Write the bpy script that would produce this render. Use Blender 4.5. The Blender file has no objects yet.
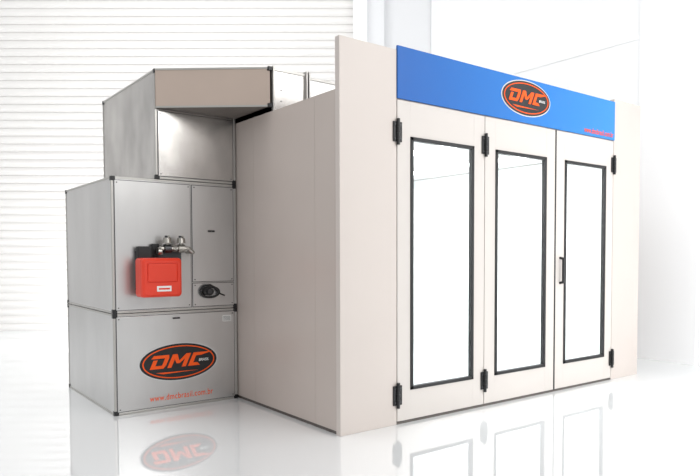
import bpy, bmesh, math
from mathutils import Vector, Matrix

scene = bpy.context.scene
COL = scene.collection
scene.view_settings.view_transform = 'Standard'
scene.view_settings.look = 'None'
scene.view_settings.exposure = 0.0

# ------------------------------------------------------------ materials
def srgb(r, g, b):
    f = lambda c: (c/255/12.92) if c/255 <= 0.04045 else ((c/255+0.055)/1.055)**2.4
    return (f(r), f(g), f(b), 1.0)

def mat(name, col, rough=0.5, metal=0.0, var=0.0, scale=4.0, stretch=(1,1,1), bump=0.0, coat=0.0, detail=4, spec=0.5):
    m = bpy.data.materials.new(name); m.use_nodes = True
    nt = m.node_tree; b = nt.nodes['Principled BSDF']
    b.inputs['Roughness'].default_value = rough
    b.inputs['Metallic'].default_value = metal
    b.inputs['Coat Weight'].default_value = coat
    b.inputs['Specular IOR Level'].default_value = spec
    mp = nt.nodes.new('ShaderNodeMapping')
    mp.inputs['Scale'].default_value = stretch
    geo = nt.nodes.new('ShaderNodeNewGeometry')
    nt.links.new(geo.outputs['Position'], mp.inputs['Vector'])
    nz = nt.nodes.new('ShaderNodeTexNoise'); nz.inputs['Scale'].default_value = scale
    nz.inputs['Detail'].default_value = detail
    nt.links.new(mp.outputs['Vector'], nz.inputs['Vector'])
    r = nt.nodes.new('ShaderNodeValToRGB')
    r.color_ramp.elements[0].position = 0.3; r.color_ramp.elements[1].position = 0.7
    r.color_ramp.elements[0].color = tuple(c*(1-var) for c in col[:3])+(1,)
    r.color_ramp.elements[1].color = tuple(min(1, c*(1+var)) for c in col[:3])+(1,)
    nt.links.new(nz.outputs['Fac'], r.inputs['Fac'])
    nt.links.new(r.outputs['Color'], b.inputs['Base Color'])
    if bump:
        bp = nt.nodes.new('ShaderNodeBump'); bp.inputs['Strength'].default_value = bump
        bp.inputs['Distance'].default_value = 0.01
        nt.links.new(nz.outputs['Fac'], bp.inputs['Height'])
        nt.links.new(bp.outputs['Normal'], b.inputs['Normal'])
    return m

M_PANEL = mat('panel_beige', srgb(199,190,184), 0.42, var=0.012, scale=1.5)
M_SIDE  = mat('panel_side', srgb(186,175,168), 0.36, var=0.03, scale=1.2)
M_DOOR  = mat('door_beige', srgb(201,195,190), 0.4, var=0.012, scale=1.5)
M_INNER = mat('inner_white', srgb(240,241,241), 0.5, var=0.01)
M_INFLR = mat('inner_floor_grey', srgb(200,205,208), 0.4, var=0.03)
M_BLACK = mat('black_plastic', srgb(22,22,24), 0.4, var=0.05)
M_GASK  = mat('gasket_black', srgb(26,26,28), 0.5, var=0.05)
M_GALV  = mat('galvanised_sheet', srgb(198,197,196), 0.28, metal=0.78, var=0.08, scale=2.2, stretch=(1,1,0.4), bump=0.03, detail=7)
M_GALVD = mat('galvanised_dark', srgb(190,187,184), 0.27, metal=0.84, var=0.20, scale=3.0, stretch=(1,1,0.6), bump=0.04, detail=9)
M_UNDER_SHADE = mat('duct_underside_shade', srgb(118,111,106), 0.5, metal=0.3, var=0.05)  # darker than the duct: underside shade put into the colour
M_ALU   = mat('aluminium_profile', srgb(180,178,174), 0.4, metal=0.7, var=0.03)
M_DUCT  = mat('duct_painted', srgb(192,175,163), 0.3, metal=0.55, var=0.03, scale=2)
M_RED   = mat('burner_red', srgb(222,56,30), 0.35, var=0.03)
M_ORANGE= mat('logo_orange', srgb(244,92,32), 0.5, var=0.02, spec=0.2)
M_WHITE = mat('label_white', srgb(232,232,230), 0.5, var=0.01)
M_SILV  = mat('logo_silver', srgb(205,205,205), 0.4, var=0.02)
M_BRASS = mat('pipe_metal', srgb(165,162,156), 0.3, metal=0.9, var=0.05)
M_STEEL = mat('dark_steel', srgb(78,78,80), 0.35, metal=0.8, var=0.05)
M_WALL  = mat('wall_white', srgb(248,249,250), 0.6, var=0.003, scale=1)
M_WALLG = mat('wall_grey', srgb(225,226,228), 0.6, var=0.01, scale=1)
M_SHUT  = mat('shutter_white', srgb(228,226,224), 0.5, var=0.01, scale=1)
M_KICK  = mat('base_dark', srgb(90,84,80), 0.5, var=0.05)

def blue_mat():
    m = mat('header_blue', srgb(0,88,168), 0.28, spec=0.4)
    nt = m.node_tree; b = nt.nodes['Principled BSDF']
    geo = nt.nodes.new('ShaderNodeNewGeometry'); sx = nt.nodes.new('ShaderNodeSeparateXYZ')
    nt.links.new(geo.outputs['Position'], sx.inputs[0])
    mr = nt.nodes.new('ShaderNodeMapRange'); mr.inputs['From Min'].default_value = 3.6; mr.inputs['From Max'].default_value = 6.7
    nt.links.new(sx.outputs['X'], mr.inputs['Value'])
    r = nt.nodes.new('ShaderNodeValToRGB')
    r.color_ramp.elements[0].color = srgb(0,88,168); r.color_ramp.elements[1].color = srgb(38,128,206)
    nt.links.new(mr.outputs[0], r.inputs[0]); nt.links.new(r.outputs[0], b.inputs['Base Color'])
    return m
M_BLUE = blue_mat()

def floor_mat():
    m = bpy.data.materials.new('floor_epoxy'); m.use_nodes = True
    nt = m.node_tree; out = nt.nodes['Material Output']; b = nt.nodes['Principled BSDF']
    b.inputs['Roughness'].default_value = 0.5
    b.inputs['Specular IOR Level'].default_value = 0.0
    geo = nt.nodes.new('ShaderNodeNewGeometry')
    nz = nt.nodes.new('ShaderNodeTexNoise'); nz.inputs['Scale'].default_value = 0.7
    nt.links.new(geo.outputs['Position'], nz.inputs['Vector'])
    r = nt.nodes.new('ShaderNodeValToRGB')
    r.color_ramp.elements[0].color = srgb(236,238,239); r.color_ramp.elements[1].color = srgb(244,245,246)
    nt.links.new(nz.outputs['Fac'], r.inputs['Fac']); nt.links.new(r.outputs['Color'], b.inputs['Base Color'])
    g = nt.nodes.new('ShaderNodeBsdfGlossy'); g.inputs['Roughness'].default_value = 0.03
    g.inputs['Color'].default_value = (0.97,0.98,0.98,1)
    fr = nt.nodes.new('ShaderNodeLayerWeight'); fr.inputs['Blend'].default_value = 0.35
    mr = nt.nodes.new('ShaderNodeMapRange')
    mr.inputs['To Min'].default_value = 0.14; mr.inputs['To Max'].default_value = 0.65
    nt.links.new(fr.outputs['Facing'], mr.inputs['Value'])
    mx = nt.nodes.new('ShaderNodeMixShader')
    nt.links.new(mr.outputs['Result'], mx.inputs[0]); nt.links.new(b.outputs[0], mx.inputs[1]); nt.links.new(g.outputs[0], mx.inputs[2])
    nt.links.new(mx.outputs[0], out.inputs['Surface'])
    return m
M_FLOOR = floor_mat()

def glass_mat():
    m = bpy.data.materials.new('door_glass'); m.use_nodes = True
    nt = m.node_tree; out = nt.nodes['Material Output']
    nt.nodes.remove(nt.nodes['Principled BSDF'])
    t = nt.nodes.new('ShaderNodeBsdfTransparent'); t.inputs['Color'].default_value = (0.975,0.988,0.985,1)
    g = nt.nodes.new('ShaderNodeBsdfGlossy'); g.inputs['Roughness'].default_value = 0.02
    mx = nt.nodes.new('ShaderNodeMixShader'); mx.inputs[0].default_value = 0.06
    nt.links.new(t.outputs[0], mx.inputs[1]); nt.links.new(g.outputs[0], mx.inputs[2])
    nt.links.new(mx.outputs[0], out.inputs['Surface'])
    return m
M_GLASS = glass_mat()

def emis(name, col, s):
    m = bpy.data.materials.new(name); m.use_nodes = True
    b = m.node_tree.nodes['Principled BSDF']
    b.inputs['Base Color'].default_value = col
    b.inputs['Emission Color'].default_value = col; b.inputs['Emission Strength'].default_value = s
    return m
M_TUBE = emis('lamp_tube', (1,1,1,1), 4.0)

# ------------------------------------------------------------ builders
WLOC = {}
def attach(o, parent):
    if parent is not None:
        o.parent = parent
        o.matrix_parent_inverse = Matrix.Translation(-WLOC[parent.name])

def empty(name, loc, label=None, category=None):
    e = bpy.data.objects.new(name, None); e.empty_display_size = 0.2
    e.location = loc; COL.objects.link(e); WLOC[e.name] = Vector(loc)
    if label: e['label'] = label
    if category: e['category'] = category
    return e

class MB:
    def __init__(self):
        self.bm = bmesh.new(); self.mats = []
    def mi(self, m):
        if m not in self.mats: self.mats.append(m)
        return self.mats.index(m)
    def box(self, a, b, m, bev=0.0):
        tmp = bmesh.new(); bmesh.ops.create_cube(tmp, size=1)
        c = [(a[k]+b[k])/2 for k in range(3)]; s = [abs(b[k]-a[k]) for k in range(3)]
        for v in tmp.verts: v.co = Vector((v.co.x*s[0]+c[0], v.co.y*s[1]+c[1], v.co.z*s[2]+c[2]))
        if bev > 0: bmesh.ops.bevel(tmp, geom=tmp.edges[:], offset=bev, segments=2, affect='EDGES', profile=0.5)
        self._merge(tmp, m); return self
    def _merge(self, tmp, m, smooth=False):
        i = self.mi(m)
        bmesh.ops.recalc_face_normals(tmp, faces=tmp.faces[:])
        mp = {v: self.bm.verts.new(v.co) for v in tmp.verts}
        for f in tmp.faces:
            nf = self.bm.faces.new([mp[v] for v in f.verts]); nf.material_index = i; nf.smooth = smooth
        tmp.free()
    def cyl(self, p0, p1, r, m, seg=20, r2=None):
        p0, p1 = Vector(p0), Vector(p1); d = p1-p0
        tmp = bmesh.new()
        bmesh.ops.create_cone(tmp, cap_ends=True, segments=seg, radius1=r, radius2=r if r2 is None else r2, depth=d.length)
        M = Matrix.Translation((p0+p1)/2) @ d.to_track_quat('Z', 'Y').to_matrix().to_4x4()
        bmesh.ops.transform(tmp, matrix=M, verts=tmp.verts[:])
        self._merge(tmp, m); return self
    def prism(self, pts, axis, lo, hi, m):
        tmp = bmesh.new()
        def P(p, h):
            return {'Z': (p[0], p[1], h), 'Y': (p[0], h, p[1]), 'X': (h, p[0], p[1])}[axis]
        A = [tmp.verts.new(P(p, lo)) for p in pts]; B = [tmp.verts.new(P(p, hi)) for p in pts]
        tmp.faces.new(A); tmp.faces.new(B[::-1]); n = len(pts)
        for i in range(n): tmp.faces.new([A[i], B[i], B[(i+1)%n], A[(i+1)%n]])
        self._merge(tmp, m); return self
    def ring(self, cx, cz, rx, rz, irx, irz, y0, y1, m, seg=56):
        tmp = bmesh.new(); L = []
        for (a, b, y) in ((rx,rz,y0),(irx,irz,y0),(irx,irz,y1),(rx,rz,y1)):
            L.append([tmp.verts.new((cx+a*math.cos(2*math.pi*i/seg), y, cz+b*math.sin(2*math.pi*i/seg))) for i in range(seg)])
        for k in range(4):
            A, B = L[k], L[(k+1)%4]
            for i in range(seg): tmp.faces.new([A[i], A[(i+1)%seg], B[(i+1)%seg], B[i]])
        self._merge(tmp, m); return self
    def ellipse(self, cx, cz, rx, rz, y0, y1, m, seg=56):
        return self.prism([(cx+rx*math.cos(2*math.pi*i/seg), cz+rz*math.sin(2*math.pi*i/seg)) for i in range(seg)], 'Y', y0, y1, m)
    def tube(self, pts, r, m, seg=10):
        for a, b in zip(pts[:-1], pts[1:]): self.cyl(a, b, r, m, seg)
        for p in pts[1:-1]:
            tmp = bmesh.new(); bmesh.ops.create_uvsphere(tmp, u_segments=seg, v_segments=8, radius=r)
            bmesh.ops.translate(tmp, vec=Vector(p), verts=tmp.verts[:]); self._merge(tmp, m)
        return self
    def done(self, name, parent=None, label=None, **props):
        co = [v.co for v in self.bm.verts]
        lo = Vector([min(c[k] for c in co) for k in range(3)]); hi = Vector([max(c[k] for c in co) for k in range(3)])
        c = Vector(((lo.x+hi.x)/2, (lo.y+hi.y)/2, lo.z))
        bmesh.ops.translate(self.bm, vec=-c, verts=self.bm.verts[:])
        me = bpy.data.meshes.new(name); self.bm.to_mesh(me); self.bm.free()
        for m in self.mats: me.materials.append(m)
        o = bpy.data.objects.new(name, me); o.location = c; COL.objects.link(o)
        WLOC[o.name] = c.copy(); attach(o, parent)
        if label: o['label'] = label
        for k, v in props.items(): o[k] = v
        return o

def text_obj(s, name, x, y, z, height, m, parent, width=None, shear=0.25, bold=0.012, label=None, align='CENTER', space=1.0):
    cu = bpy.data.curves.new(name+'_font', 'FONT'); cu.body = s; cu.size = 1.0; cu.space_character = space
    cu.align_x = align; cu.align_y = 'CENTER'; cu.extrude = 0.0; cu.shear = shear; cu.offset = bold
    t = bpy.data.objects.new(name+'_tmp', cu); COL.objects.link(t)
    bpy.context.view_layer.update()
    dg = bpy.context.evaluated_depsgraph_get()
    me = bpy.data.meshes.new_from_object(t.evaluated_get(dg))
    bpy.data.objects.remove(t)
    xs = [v.co.x for v in me.vertices]; ys = [v.co.y for v in me.vertices]
    cx, cy = (max(xs)+min(xs))/2, (max(ys)+min(ys))/2
    sy = height/(max(ys)-min(ys)); sx = sy if width is None else width/(max(xs)-min(xs))
    for v in me.vertices:
        v.co = Vector(((v.co.x-cx)*sx, 0, (v.co.y-cy)*sy))
    me.materials.clear(); me.materials.append(m)
    me.name = name
    o = bpy.data.objects.new(name, me); o.location = (x, y, z); COL.objects.link(o)
    WLOC[o.name] = Vector((x, y, z)); attach(o, parent)
    if label: o['label'] = label
    return o

def logo(cx, cz, rx, rz, y, parent):
    mb = MB()
    mb.ellipse(cx, cz, rx*1.035, rz*1.06, y-0.003, y, M_SILV)
    mb.ellipse(cx, cz, rx, rz, y-0.006, y, M_BLACK)
    mb.ring(cx, cz, rx*0.935, rz*0.89, rx*0.905, rz*0.835, y-0.008, y-0.005, M_ORANGE)
    mb.done('logo_plate', parent, 'black oval emblem plate with a thin orange ring')
    W = rx*1.22; H = rz*0.72
    x0 = cx - rx*0.76; z0 = cz - H*0.40; sh = 0.45
    lb = MB(); k = [0]
    def poly(pts):
        k[0] += 1; e = k[0]*0.00008
        lb.prism([(x0+(p[0]*W)+sh*(p[1])*H, z0+p[1]*H) for p in pts], 'Y', y-0.010-e, y-0.0065, M_ORANGE)
    t = 0.23; tx = 0.085; c = 0.03
    # D angular, with open lower left and an upper serif
    poly([(0,0),(tx,0),(tx,0.66),(0,0.66)])
    poly([(0,0),(0.31-c,0),(0.31,t),(0,t)])
    poly([(-0.06,1-t),(0.31,1-t),(0.31-c,1),(-0.03,1)])
    poly([(0.31-tx,t*0.9),(0.31,t),(0.31,1-t),(0.31-tx,1-t*0.9)])
    # M
    a, b = 0.36, 0.75
    poly([(a,0),(a+tx,0),(a+tx,1),(a,1)])
    poly([(b-tx,0),(b,0),(b,1),(b-tx,1)])
    m = (a+b)/2
    poly([(a,1),(a+tx*1.15,1),(m+0.035,0.30),(m-0.035,0.30)])
    poly([(b-tx*1.15,1),(b,1),(m+0.035,0.30),(m-0.035,0.30)])
    # C : open right, long pointed top arm, blunt bottom arm cut back
    poly([(0.80,0.0),(0.80+tx,0.0),(0.80+tx,1.0),(0.80,1.0)])
    poly([(0.80,1-t),(1.00,1-t),(1.22,1.0),(0.80,1.0)])
    poly([(0.80,0),(1.06,0),(0.98,t),(0.80,t)])
    lb.prism([(cx-rx*0.60, cz-rz*0.50), (cx+rx*0.50, cz-rz*0.55), (cx-rx*0.42, cz-rz*0.60)], 'Y', y-0.010, y-0.0065, M_ORANGE)
    lb.done('logo_lettering', parent, 'orange slanted block lettering')
    text_obj('BRASIL', 'logo_small_lettering', cx+rx*0.64, y-0.0115, cz-rz*0.0, rz*0.15, M_WHITE, parent, width=rx*0.27)

# ------------------------------------------------------------ key numbers
XF0, XD0, XD1, XF1 = 2.945, 3.533, 6.774, 7.345
YF = 4.345
ZR = 2.790
YB = 8.6

# ------------------------------------------------------------ SETTING
F = Vector((0.6344, 0.7730)); R = Vector((0.7730, -0.6344))
def bw(s, d=12.6):
    p = F*d + R*s; return (p.x, p.y)
XR = 8.53
mb = MB(); mb.box((-12,-6,-0.1), (XR+0.3, 20, 0.0), M_FLOOR); fl = mb.done('floor', None, 'glossy white epoxy floor', kind='structure')

def slab(name, s0, s1, d0, d1, z0, z1, m, label):
    mb = MB(); mb.prism([bw(s0,d0), bw(s1,d0), bw(s1,d1), bw(s0,d1)], 'Z', z0, z1, m)
    return mb.done(name, None, label, kind='structure')
H = 9.0
def shutter(s0, s1, d, z0, z1, pitch):
    tmp = bmesh.new(); prof = []
    z = z0; n = 7
    while z < z1:
        for i in range(n):
            f = i/n; prof.append((z+f*pitch*0.84, 0.028*math.sin(math.pi*f)))
        prof.append((z+pitch*0.84, 0.0)); prof.append((z+pitch*0.88, -0.018)); prof.append((z+pitch*0.97, -0.018))
        z += pitch
    A = [tmp.verts.new((*bw(s0, d-o), zz)) for zz, o in prof]
    B = [tmp.verts.new((*bw(s1, d-o), zz)) for zz, o in prof]
    for i in range(len(prof)-1): tmp.faces.new([A[i], A[i+1], B[i+1], B[i]])
    mb = MB(); mb._merge(tmp, M_SHUT)
    return mb.done('door_1', None, 'white ribbed roller shutter door', kind='structure')
shutter(-12.5, -0.87, 12.62, 0.0, 7.5, 0.150)
slab('wall_back', -12.6, 0.9, 12.75, 12.95, 0, H, M_WALLG, 'plain pale wall behind the shutter')
slab('trim_1', -0.87, -0.62, 12.40, 12.75, 0, H, M_WALL, 'white shutter guide column')
slab('trim_2', -0.62, -0.30, 12.55, 12.75, 0, H, M_WALLG, 'pale grey shutter frame column')
mb = MB()
mb.box((XR, -4, 0), (XR+0.25, 9.45, H), M_WALL)
mb.done('wall_right', None, 'smooth white wall', kind='structure')
mb = MB(); mb.box((XR-0.02, 5.09, 4.5), (XR, 7.4, 4.56), M_WALL)
mb.done('trim_3', None, 'thin white ledge on wall', kind='structure')
mb = MB(); mb.box((XR-0.012, 4.2, 0), (XR, 5.07, H), M_WALL)
mb.done('trim_4', None, 'white wall pilaster', kind='structure')

# ------------------------------------------------------------ SPRAY BOOTH
booth = empty('spray_booth', ((XF0+XF1)/2, (YF+YB)/2, 0),
    'beige panelled paint spray booth with three glazed doors and blue header', 'spray booth')
def side(x0, x1):
    mb = MB(); ys = [YF+0.065, 4.72, 5.83, 6.95, 8.05, YB]
    for a, b in zip(ys[:-1], ys[1:]):
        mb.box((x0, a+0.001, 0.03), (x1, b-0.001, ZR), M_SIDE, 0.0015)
    mb.box((x0+0.012, YF+0.07, 0.0), (x1-0.012, YB, 0.03), M_KICK)
    return mb
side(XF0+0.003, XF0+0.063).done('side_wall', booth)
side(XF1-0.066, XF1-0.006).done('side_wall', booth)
mb = MB(); mb.box((XF0+0.07, YB-0.06, 0), (XF1-0.07, YB, ZR), M_INNER); mb.done('rear_wall', booth)
mb = MB(); mb.box((XF0+0.07, YF+0.07, ZR-0.06), (XF1-0.07, YB-0.062, ZR-0.003), M_INNER); mb.done('roof', booth)
mb = MB(); mb.box((XF0+0.07, YF+0.07, 0.002), (XF1-0.07, YB-0.062, 0.02), M_INFLR); mb.done('booth_floor', booth)
for a, b in ((XF0+0.066, XF0+0.082), (XF1-0.085, XF1-0.068)):
    mb = MB(); mb.box((a, YF+0.1, 0.022), (b, YB-0.07, ZR-0.07), M_INNER)
    mb.done('inner_lining', booth, 'white interior lining panel')
for i in range(3):
    x = 3.9 + i*1.25
    mb = MB(); mb.box((x-0.16, 5.0, ZR-0.10), (x+0.16, 8.0, ZR-0.062), M_WHITE); mb.box((x-0.12, 5.05, ZR-0.108), (x+0.12, 7.95, ZR-0.10), M_TUBE)
    mb.done('ceiling_lamp', booth, 'glowing white strip lamp panel')
mb = MB()
mb.box((XF0, YF, 0.0), (XD0-0.004, YF+0.062, 3.20), M_PANEL, 0.004); mb.done('front_post', booth)
mb = MB()
mb.box((XD1+0.004, YF, 0.0), (XF1, YF+0.062, 3.27), M_PANEL, 0.004); mb.done('front_post', booth)
mb = MB()
mb.box((XD0, YF+0.012, ZR), (XD1, YF+0.062, 3.21), M_PANEL); mb.done('header_beam', booth)
mb = MB()
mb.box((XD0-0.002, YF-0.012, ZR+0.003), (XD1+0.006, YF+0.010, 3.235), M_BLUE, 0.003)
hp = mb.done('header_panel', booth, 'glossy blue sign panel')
logo(5.20, 3.035, 0.365, 0.168, YF-0.013, hp)
text_obj('www.dmcbrasil.com.br', 'web_address_lettering', 6.46, YF-0.016, 2.850, 0.060, M_ORANGE, hp, width=0.56, bold=0.01, space=1.1, shear=0.0)
mb = MB(); mb.box((XD0, YF+0.004, 0.0), (XD1, YF+0.055, 0.018), M_KICK); mb.done('door_sill', booth)

w = (XD1-XD0)/3
def hinge(x, z, parent, y=YF-0.002):
    mb = MB()
    for s in (-1, 1):
        mb.box((x+s*0.012, y-0.010, z-0.085), (x+s*0.048, y, z+0.085), M_BLACK, 0.003)
        for zz in (-0.06, 0.06): mb.cyl((x+s*0.032, y-0.015, z+zz), (x+s*0.032, y-0.009, z+zz), 0.008, M_STEEL, 10)
    mb.cyl((x, y-0.016, z-0.11), (x, y-0.016, z+0.11), 0.015, M_BLACK, 16)
    for zz in (-0.05, 0, 0.05): mb.cyl((x, y-0.016, z+zz-0.012), (x, y-0.016, z+zz+0.012), 0.019, M_BLACK, 16)
    mb.done('hinge', parent, 'black hinge')
for i in range(3):
    x0 = XD0+i*w+0.004; x1 = XD0+(i+1)*w-0.004
    if i == 2: x0 += 0.014
    z0, z1 = 0.025, ZR-0.006
    wx0, wx1, wz0, wz1 = x0+0.145, x1-0.145, 0.285, 2.485
    y0, y1 = YF+0.0, YF+0.045
    mb = MB()
    mb.box((x0, y0, z0), (wx0, y1, z1), M_DOOR, 0.002); mb.box((wx1, y0, z0), (x1, y1, z1), M_DOOR, 0.002)
    mb.box((wx0, y0+0.0005, z0), (wx1, y1, wz0), M_DOOR); mb.box((wx0, y0+0.0005, wz1), (wx1, y1, z1), M_DOOR)
    d = mb.done('booth_door', booth, 'beige metal door leaf with tall glazed window')
    g = 0.032; mb = MB()
    mb.box((wx0, y0-0.010, wz0), (wx0+g, y1-0.01, wz1), M_GASK, 0.004); mb.box((wx1-g, y0-0.010, wz0), (wx1, y1-0.01, wz1), M_GASK, 0.004)
    mb.box((wx0, y0-0.010, wz0), (wx1, y1-0.01, wz0+g), M_GASK, 0.004); mb.box((wx0, y0-0.010, wz1-g), (wx1, y1-0.01, wz1), M_GASK, 0.004)
    mb.done('window_gasket', d, 'black rubber window surround')
    mb = MB(); mb.box((wx0+g, y0+0.014, wz0+g), (wx1-g, y0+0.020, wz1-g), M_GLASS); mb.done('glass_pane', d, 'clear glass pane')
    hx = {0: x0-0.004, 1: x0-0.004, 2: x1+0.004}[i]
    for z in (0.255, 2.51): hinge(hx, z, d)
    if i == 2:
        mb = MB(); xh = x0+0.075
        mb.tube([(xh, y0, 1.165), (xh, y0-0.045, 1.175), (xh, y0-0.045, 1.425), (xh, y0, 1.435)], 0.014, M_BLACK)
        mb.done('door_handle', d, 'slim black bar handle')
        mb = MB(); mb.box((x0-0.019, y0-0.003, z0), (x0-0.002, y0+0.03, z1), M_GASK); mb.done('door_seal', d, 'black seal strip')

# ------------------------------------------------------------ HEATER UNIT
GX0, GX1, GY0, GY1 = 1.736, 2.943, 6.20, 7.90
unit = empty('air_heating_unit', ((GX0+GX1)/2, (GY0+GY1)/2, 0),
    'galvanised metal air heating unit with red burner beside the booth', 'heating unit')

def cabinet(name, a, b, m, label):
    mb = MB(); e = 0.005
    mb.box((a[0]+e, a[1]+e, a[2]+e), (b[0]-e, b[1]-e, b[2]-e), m)
    body = mb.done(name, unit, label)
    mb = MB(); t = 0.020
    for x in (a[0], b[0]-t):
        for y in (a[1], b[1]-t): mb.box((x, y, a[2]), (x+t, y+t, b[2]), M_ALU, 0.003)
    for z in (a[2], b[2]-t):
        for y in (a[1], b[1]-t): mb.box((a[0]+t, y, z), (b[0]-t, y+t, z+t), M_ALU, 0.003)
        for x in (a[0], b[0]-t): mb.box((x, a[1]+t, z), (x+t, b[1]-t, z+t), M_ALU, 0.003)
    mb.done('edge_profile', body, 'aluminium edge profile')
    c = 0.042; k = 0.003
    for x, sx in ((a[0]-k, 1), (b[0]-0.001, -1)):
        for y, sy in ((a[1]-k, 1), (b[1]+k, -1)):
            for z, sz in ((a[2]-(k if a[2] > 0.05 else 0), 1), (b[2]+k, -1)):
                if sx == -1 and sy == -1: continue
                mb = MB()
                mb.box((x, y, z), (x+sx*c, y+sy*c, z+sz*c), M_BLACK, 0.005)
                mb.done('corner_cap', body, 'black plastic corner cap')
    return body
zs = 0.930
low = cabinet('lower_cabinet', (GX0, GY0, 0.0), (GX1-0.003, GY1, zs-0.003), M_GALV, 'galvanised lower cabinet with emblem')
mid = cabinet('middle_cabinet', (GX0, GY0, zs+0.003), (GX1-0.003, GY1, 2.173), M_GALV, 'galvanised middle cabinet carrying the burner')
up = cabinet('upper_plenum', (2.136, GY0, 2.179), (GX1-0.003, GY1, 3.195), M_GALVD, 'mottled galvanised upper plenum box')

def panel(name, x0, x1, z0, z1, par, m=M_GALV, y=GY0+0.008):
    mb = MB()
    mb.box((x0-0.0045, y-0.0075, z0-0.0045), (x1+0.0045, y-0.0005, z1+0.0045), M_STEEL)
    mb.box((x0, y-0.012, z0), (x1, y-0.0008, z1), m, 0.003)
    for xx in (x0+0.02, x1-0.02):
        for zz in (z0+0.02, z1-0.02): mb.cyl((xx, y-0.015, zz), (xx, y-0.011, zz), 0.006, M_STEEL, 8)
    return mb.done(name, par, 'sheet metal cover panel')
panel('access_panel', 1.764, 2.462, zs+0.032, 2.140, mid)
panel('access_panel', 2.480, 2.904, 1.205, 2.140, mid)
panel('access_panel', 2.480, 2.904, zs+0.032, 1.188, mid)
panel('access_panel', 1.764, 2.904, 0.030, zs-0.032, low)
panel('access_panel', 2.163, 2.906, 2.207, 2.81, up, M_GALVD)
def latch(x, z, par, w=0.04, h=0.018):
    mb = MB(); mb.box((x-w, GY0-0.016, z-h/2), (x+w, GY0-0.004, z+h/2), M_BLACK, 0.004)
    mb.cyl((x, GY0-0.022, z), (x, GY0-0.014, z), 0.008, M_STEEL, 12)
    mb.done('latch', par, 'small black latch')
latch(2.67, 1.70, mid, 0.035, 0.018); latch(2.31, 0.862, low, 0.035, 0.016)
mb = MB(); mb.box((2.78, GY0-0.0055, 0.80), (2.87, GY0-0.0045, 0.86), M_WHITE)
for k in range(4): mb.box((2.787, GY0-0.0065, 0.808+k*0.012), (2.863, GY0-0.0052, 0.813+k*0.012), M_STEEL)
mb.done('rating_sticker', low, 'small white data sticker')
logo(2.335, 0.440, 0.375, 0.175, GY0-0.004, low)
text_obj('www.dmcbrasil.com.br', 'web_address_lettering', 2.36, GY0-0.006, 0.115, 0.058, M_ORANGE, low, width=0.62, bold=0.004, space=1.12, shear=0.0)

mb = MB(); yb = GY0-0.004
mb.ring(2.64, 1.10, 0.105, 0.062, 0.080, 0.040, yb-0.03, yb, M_BLACK)
mb.ellipse(2.62, 1.105, 0.055, 0.038, yb-0.045, yb, M_BLACK)
mb.cyl((2.62, yb-0.07, 1.108), (2.62, yb-0.02, 1.108), 0.022, M_STEEL, 16)
mb.tube([(2.54,yb-0.02,1.12),(2.58,yb-0.03,1.165),(2.64,yb-0.03,1.172),(2.70,yb-0.03,1.14)], 0.009, M_BLACK)
mb.tube([(2.70,yb-0.02,1.12),(2.75,yb-0.02,1.08),(2.80,yb-0.01,1.06)], 0.007, M_BLACK)
mb.done('air_valve', mid, 'black oval air valve')

# burner
mb = MB(); by = GY0-0.006
mb.box((1.93, by-0.02, 1.14), (2.36, by, 1.50), M_STEEL, 0.004)
mb.box((1.935, by-0.08, 1.14), (2.07, by-0.0205, 1.545), M_BLACK, 0.012)
mb.box((2.07, by-0.05, 1.45), (2.14, by-0.0205, 1.57), M_BLACK, 0.006)
mb.cyl((2.1, by-0.09, 1.27), (2.1, by-0.02, 1.27), 0.13, M_STEEL, 28)
bur = mb.done('burner', mid, 'black mounted gas burner')
tmp = bmesh.new(); mb = MB()
# rounded casing: stacked rounded-rectangle sections
def rr(cx, cz, hx, hz, r, y, n=5):
    out = []
    for qx, qz, a0 in ((1,1,0),(-1,1,90),(-1,-1,180),(1,-1,270)):
        for i in range(n+1):
            a = math.radians(a0+90*i/n)
            out.append(tmp.verts.new((cx+qx*(hx-r)+r*math.cos(a), y, cz+qz*(hz-r)+r*math.sin(a))))
    return out
secs = [rr(2.095,1.26,0.185,0.178,0.03,by-0.09), rr(2.095,1.26,0.185,0.178,0.03,by-0.22), rr(2.095,1.26,0.178,0.171,0.03,by-0.245), rr(2.095,1.26,0.160,0.153,0.03,by-0.262)]
for P, Q in zip(secs[:-1], secs[1:]):
    for i in range(len(P)): tmp.faces.new([P[i], P[(i+1)%len(P)], Q[(i+1)%len(P)], Q[i]])
tmp.faces.new(secs[-1]); tmp.faces.new(secs[0][::-1])
mb._merge(tmp, M_RED)
mb.box((1.96, by-0.268, 1.22), (2.23, by-0.258, 1.39), M_RED, 0.01)
mb.done('burner_cover', bur, 'glossy red rounded burner cover')
mb = MB(); mb.box((2.04, by-0.270, 1.135), (2.17, by-0.262, 1.185), M_WHITE, 0.002)
mb.box((2.055, by-0.272, 1.152), (2.155, by-0.2695, 1.167), M_RED)
mb.done('burner_label', bur, 'white label plate')
mb = MB(); py = by-0.12
mb.tube([(2.13,py,1.47),(2.13,py,1.525),(2.39,py,1.525),(2.43,py,1.49),(2.43,by,1.49)], 0.020, M_BRASS, 12)
mb.cyl((2.16,py,1.525),(2.22,py,1.525),0.040,M_STEEL); mb.cyl((2.29,py,1.525),(2.35,py,1.525),0.040,M_BRASS)
mb.cyl((2.13,py,1.50),(2.10,py,1.50),0.034,M_BRASS)
mb.cyl((2.24,py,1.525),(2.27,py,1.525),0.030,M_BRASS,6)
mb.done('gas_pipe', bur, 'bare metal gas pipe with fittings')
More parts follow.
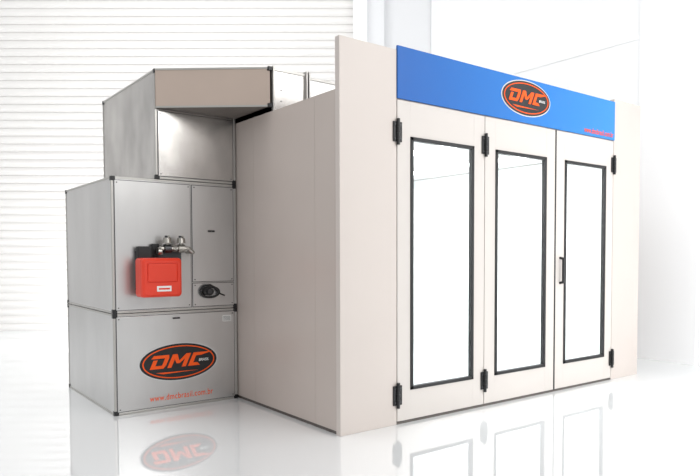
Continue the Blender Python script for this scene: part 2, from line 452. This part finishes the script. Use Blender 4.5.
for x, z in ((2.19, 1.600), (2.32, 1.600)):
    mb = MB(); mb.cyl((x,py,1.55),(x,py,z),0.016,M_BRASS,12)
    mb.cyl((x,py,z-0.025),(x,py,z+0.025),0.042,M_BRASS,20,0.034)
    mb.cyl((x,py,z+0.0255),(x,py,z+0.045),0.022,M_STEEL,16)
    mb.box((x-0.008,py-0.05,z+0.03),(x+0.008,py+0.02,z+0.045),M_BRASS,0.002)
    mb.done('valve_fitting', bur, 'silver valve fitting')

# transition duct
mb = MB(); XE = 2.940
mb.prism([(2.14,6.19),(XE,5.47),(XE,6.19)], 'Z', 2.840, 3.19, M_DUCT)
mb.prism([(2.16,6.185),(XE-0.005,5.485),(XE-0.005,6.185)], 'Z', 2.834, 2.8395, M_UNDER_SHADE)  # thin dark plate painting the shade below the duct
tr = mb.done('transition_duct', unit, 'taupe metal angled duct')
mb = MB()
d = Vector((XE-2.14, 5.47-6.19)).normalized(); nrm = Vector((d.y, -d.x))
a2 = Vector((2.14,6.19)); b2 = Vector((XE,5.47))
for z in (2.832, 3.177):
    mb.prism([tuple(a2+nrm*0.006), tuple(b2+nrm*0.006), tuple(b2-nrm*0.012), tuple(a2-nrm*0.012)], 'Z', z, z+0.016, M_ALU)
mb.done('duct_edge_trim', tr, 'aluminium duct edge trim')
for z in (2.825, 3.16):
    mb = MB(); mb.box((XE-0.02,5.455,z),(XE+0.018,5.495,z+0.038), M_BLACK, 0.004); mb.done('corner_cap', tr, 'black plastic corner cap')
mb = MB(); xs = XE+0.02
mb.box((xs, 5.48, ZR+0.004), (xs+0.36, 7.0, 3.185), M_GALVD)
mb.box((xs+0.40, 5.50, ZR+0.004), (xs+1.9, 6.98, 3.165), M_GALV)
for x, zt in ((xs,3.205), (xs+0.355,3.215), (xs+0.385,3.215), (xs+1.0,3.19)): mb.box((x, 5.445, ZR+0.003), (x+0.016, 7.02, zt), M_ALU, 0.003)
mb.box((xs+0.37, 5.47, ZR+0.003), (xs+0.386, 7.0, 3.195), M_STEEL)
mb.box((xs, 5.468, 3.172), (xs+0.36, 5.49, 3.195), M_ALU)
mb.box((xs+0.40, 5.488, 3.155), (xs+1.9, 5.51, 3.175), M_ALU)
for zz in (2.90, 3.0, 3.1): mb.cyl((xs+0.10, 5.475, zz), (xs+0.10, 5.482, zz), 0.006, M_STEEL, 8)
mb.done('roof_duct', unit, 'flanged galvanised duct lying on the booth roof')

# ------------------------------------------------------------ LIGHTS
wld = bpy.data.worlds.new('world'); scene.world = wld; wld.use_nodes = True
bg = wld.node_tree.nodes['Background']; bg.inputs[0].default_value = (0.985,0.993,1,1); bg.inputs[1].default_value = 0.74
def area(name, loc, target, sx, sy, power, col=(1,1,1)):
    L = bpy.data.lights.new(name, 'AREA'); L.shape = 'RECTANGLE'; L.size = sx; L.size_y = sy; L.energy = power; L.color = col
    o = bpy.data.objects.new(name, L); o.location = loc
    o.rotation_euler = (Vector(target)-Vector(loc)).to_track_quat('-Z','Y').to_euler(); COL.objects.link(o); return o
area('key_light', (5.5, -2.5, 5.5), (6.5, 5.0, 1.2), 5, 3, 330, (1,0.99,0.975))
area('side_light', (5.5, 1.0, 2.0), (8.6, 3.8, 0.9), 1.5, 2.5, 58)  # added out of view to brighten the right wall and floor
area('rear_fill_light', (1.0, 8.0, 7.8), (2.0, 12, 0), 7, 4, 300)  # added overhead without a fixture, keeps the rear wall white
area('backdrop_light', (*bw(-3.6,10.6), 0.4), (*bw(-5.0,12.6), 0.5), 2.6, 0.5, 130)  # added, hidden behind the heating unit, brightens the lower shutter
area('booth_light', (5.1, 6.2, 2.64), (5.1, 6.2, 0), 3.6, 2.6, 165, (1,0.995,0.99))

# ------------------------------------------------------------ CAMERA
cam = bpy.data.cameras.new('camera'); co = bpy.data.objects.new('camera', cam); COL.objects.link(co)
co.location = (0, 0, 1.462); cam.sensor_width = 36; cam.lens = 654.6/700*36
co.rotation_euler = (math.radians(90-2.2), 0, -math.asin(0.6344))
cam.shift_x = -50/700; cam.shift_y = (256+654.6*math.tan(math.radians(2.2))-238-0.7)/700
cam.clip_end = 100
scene.camera = co
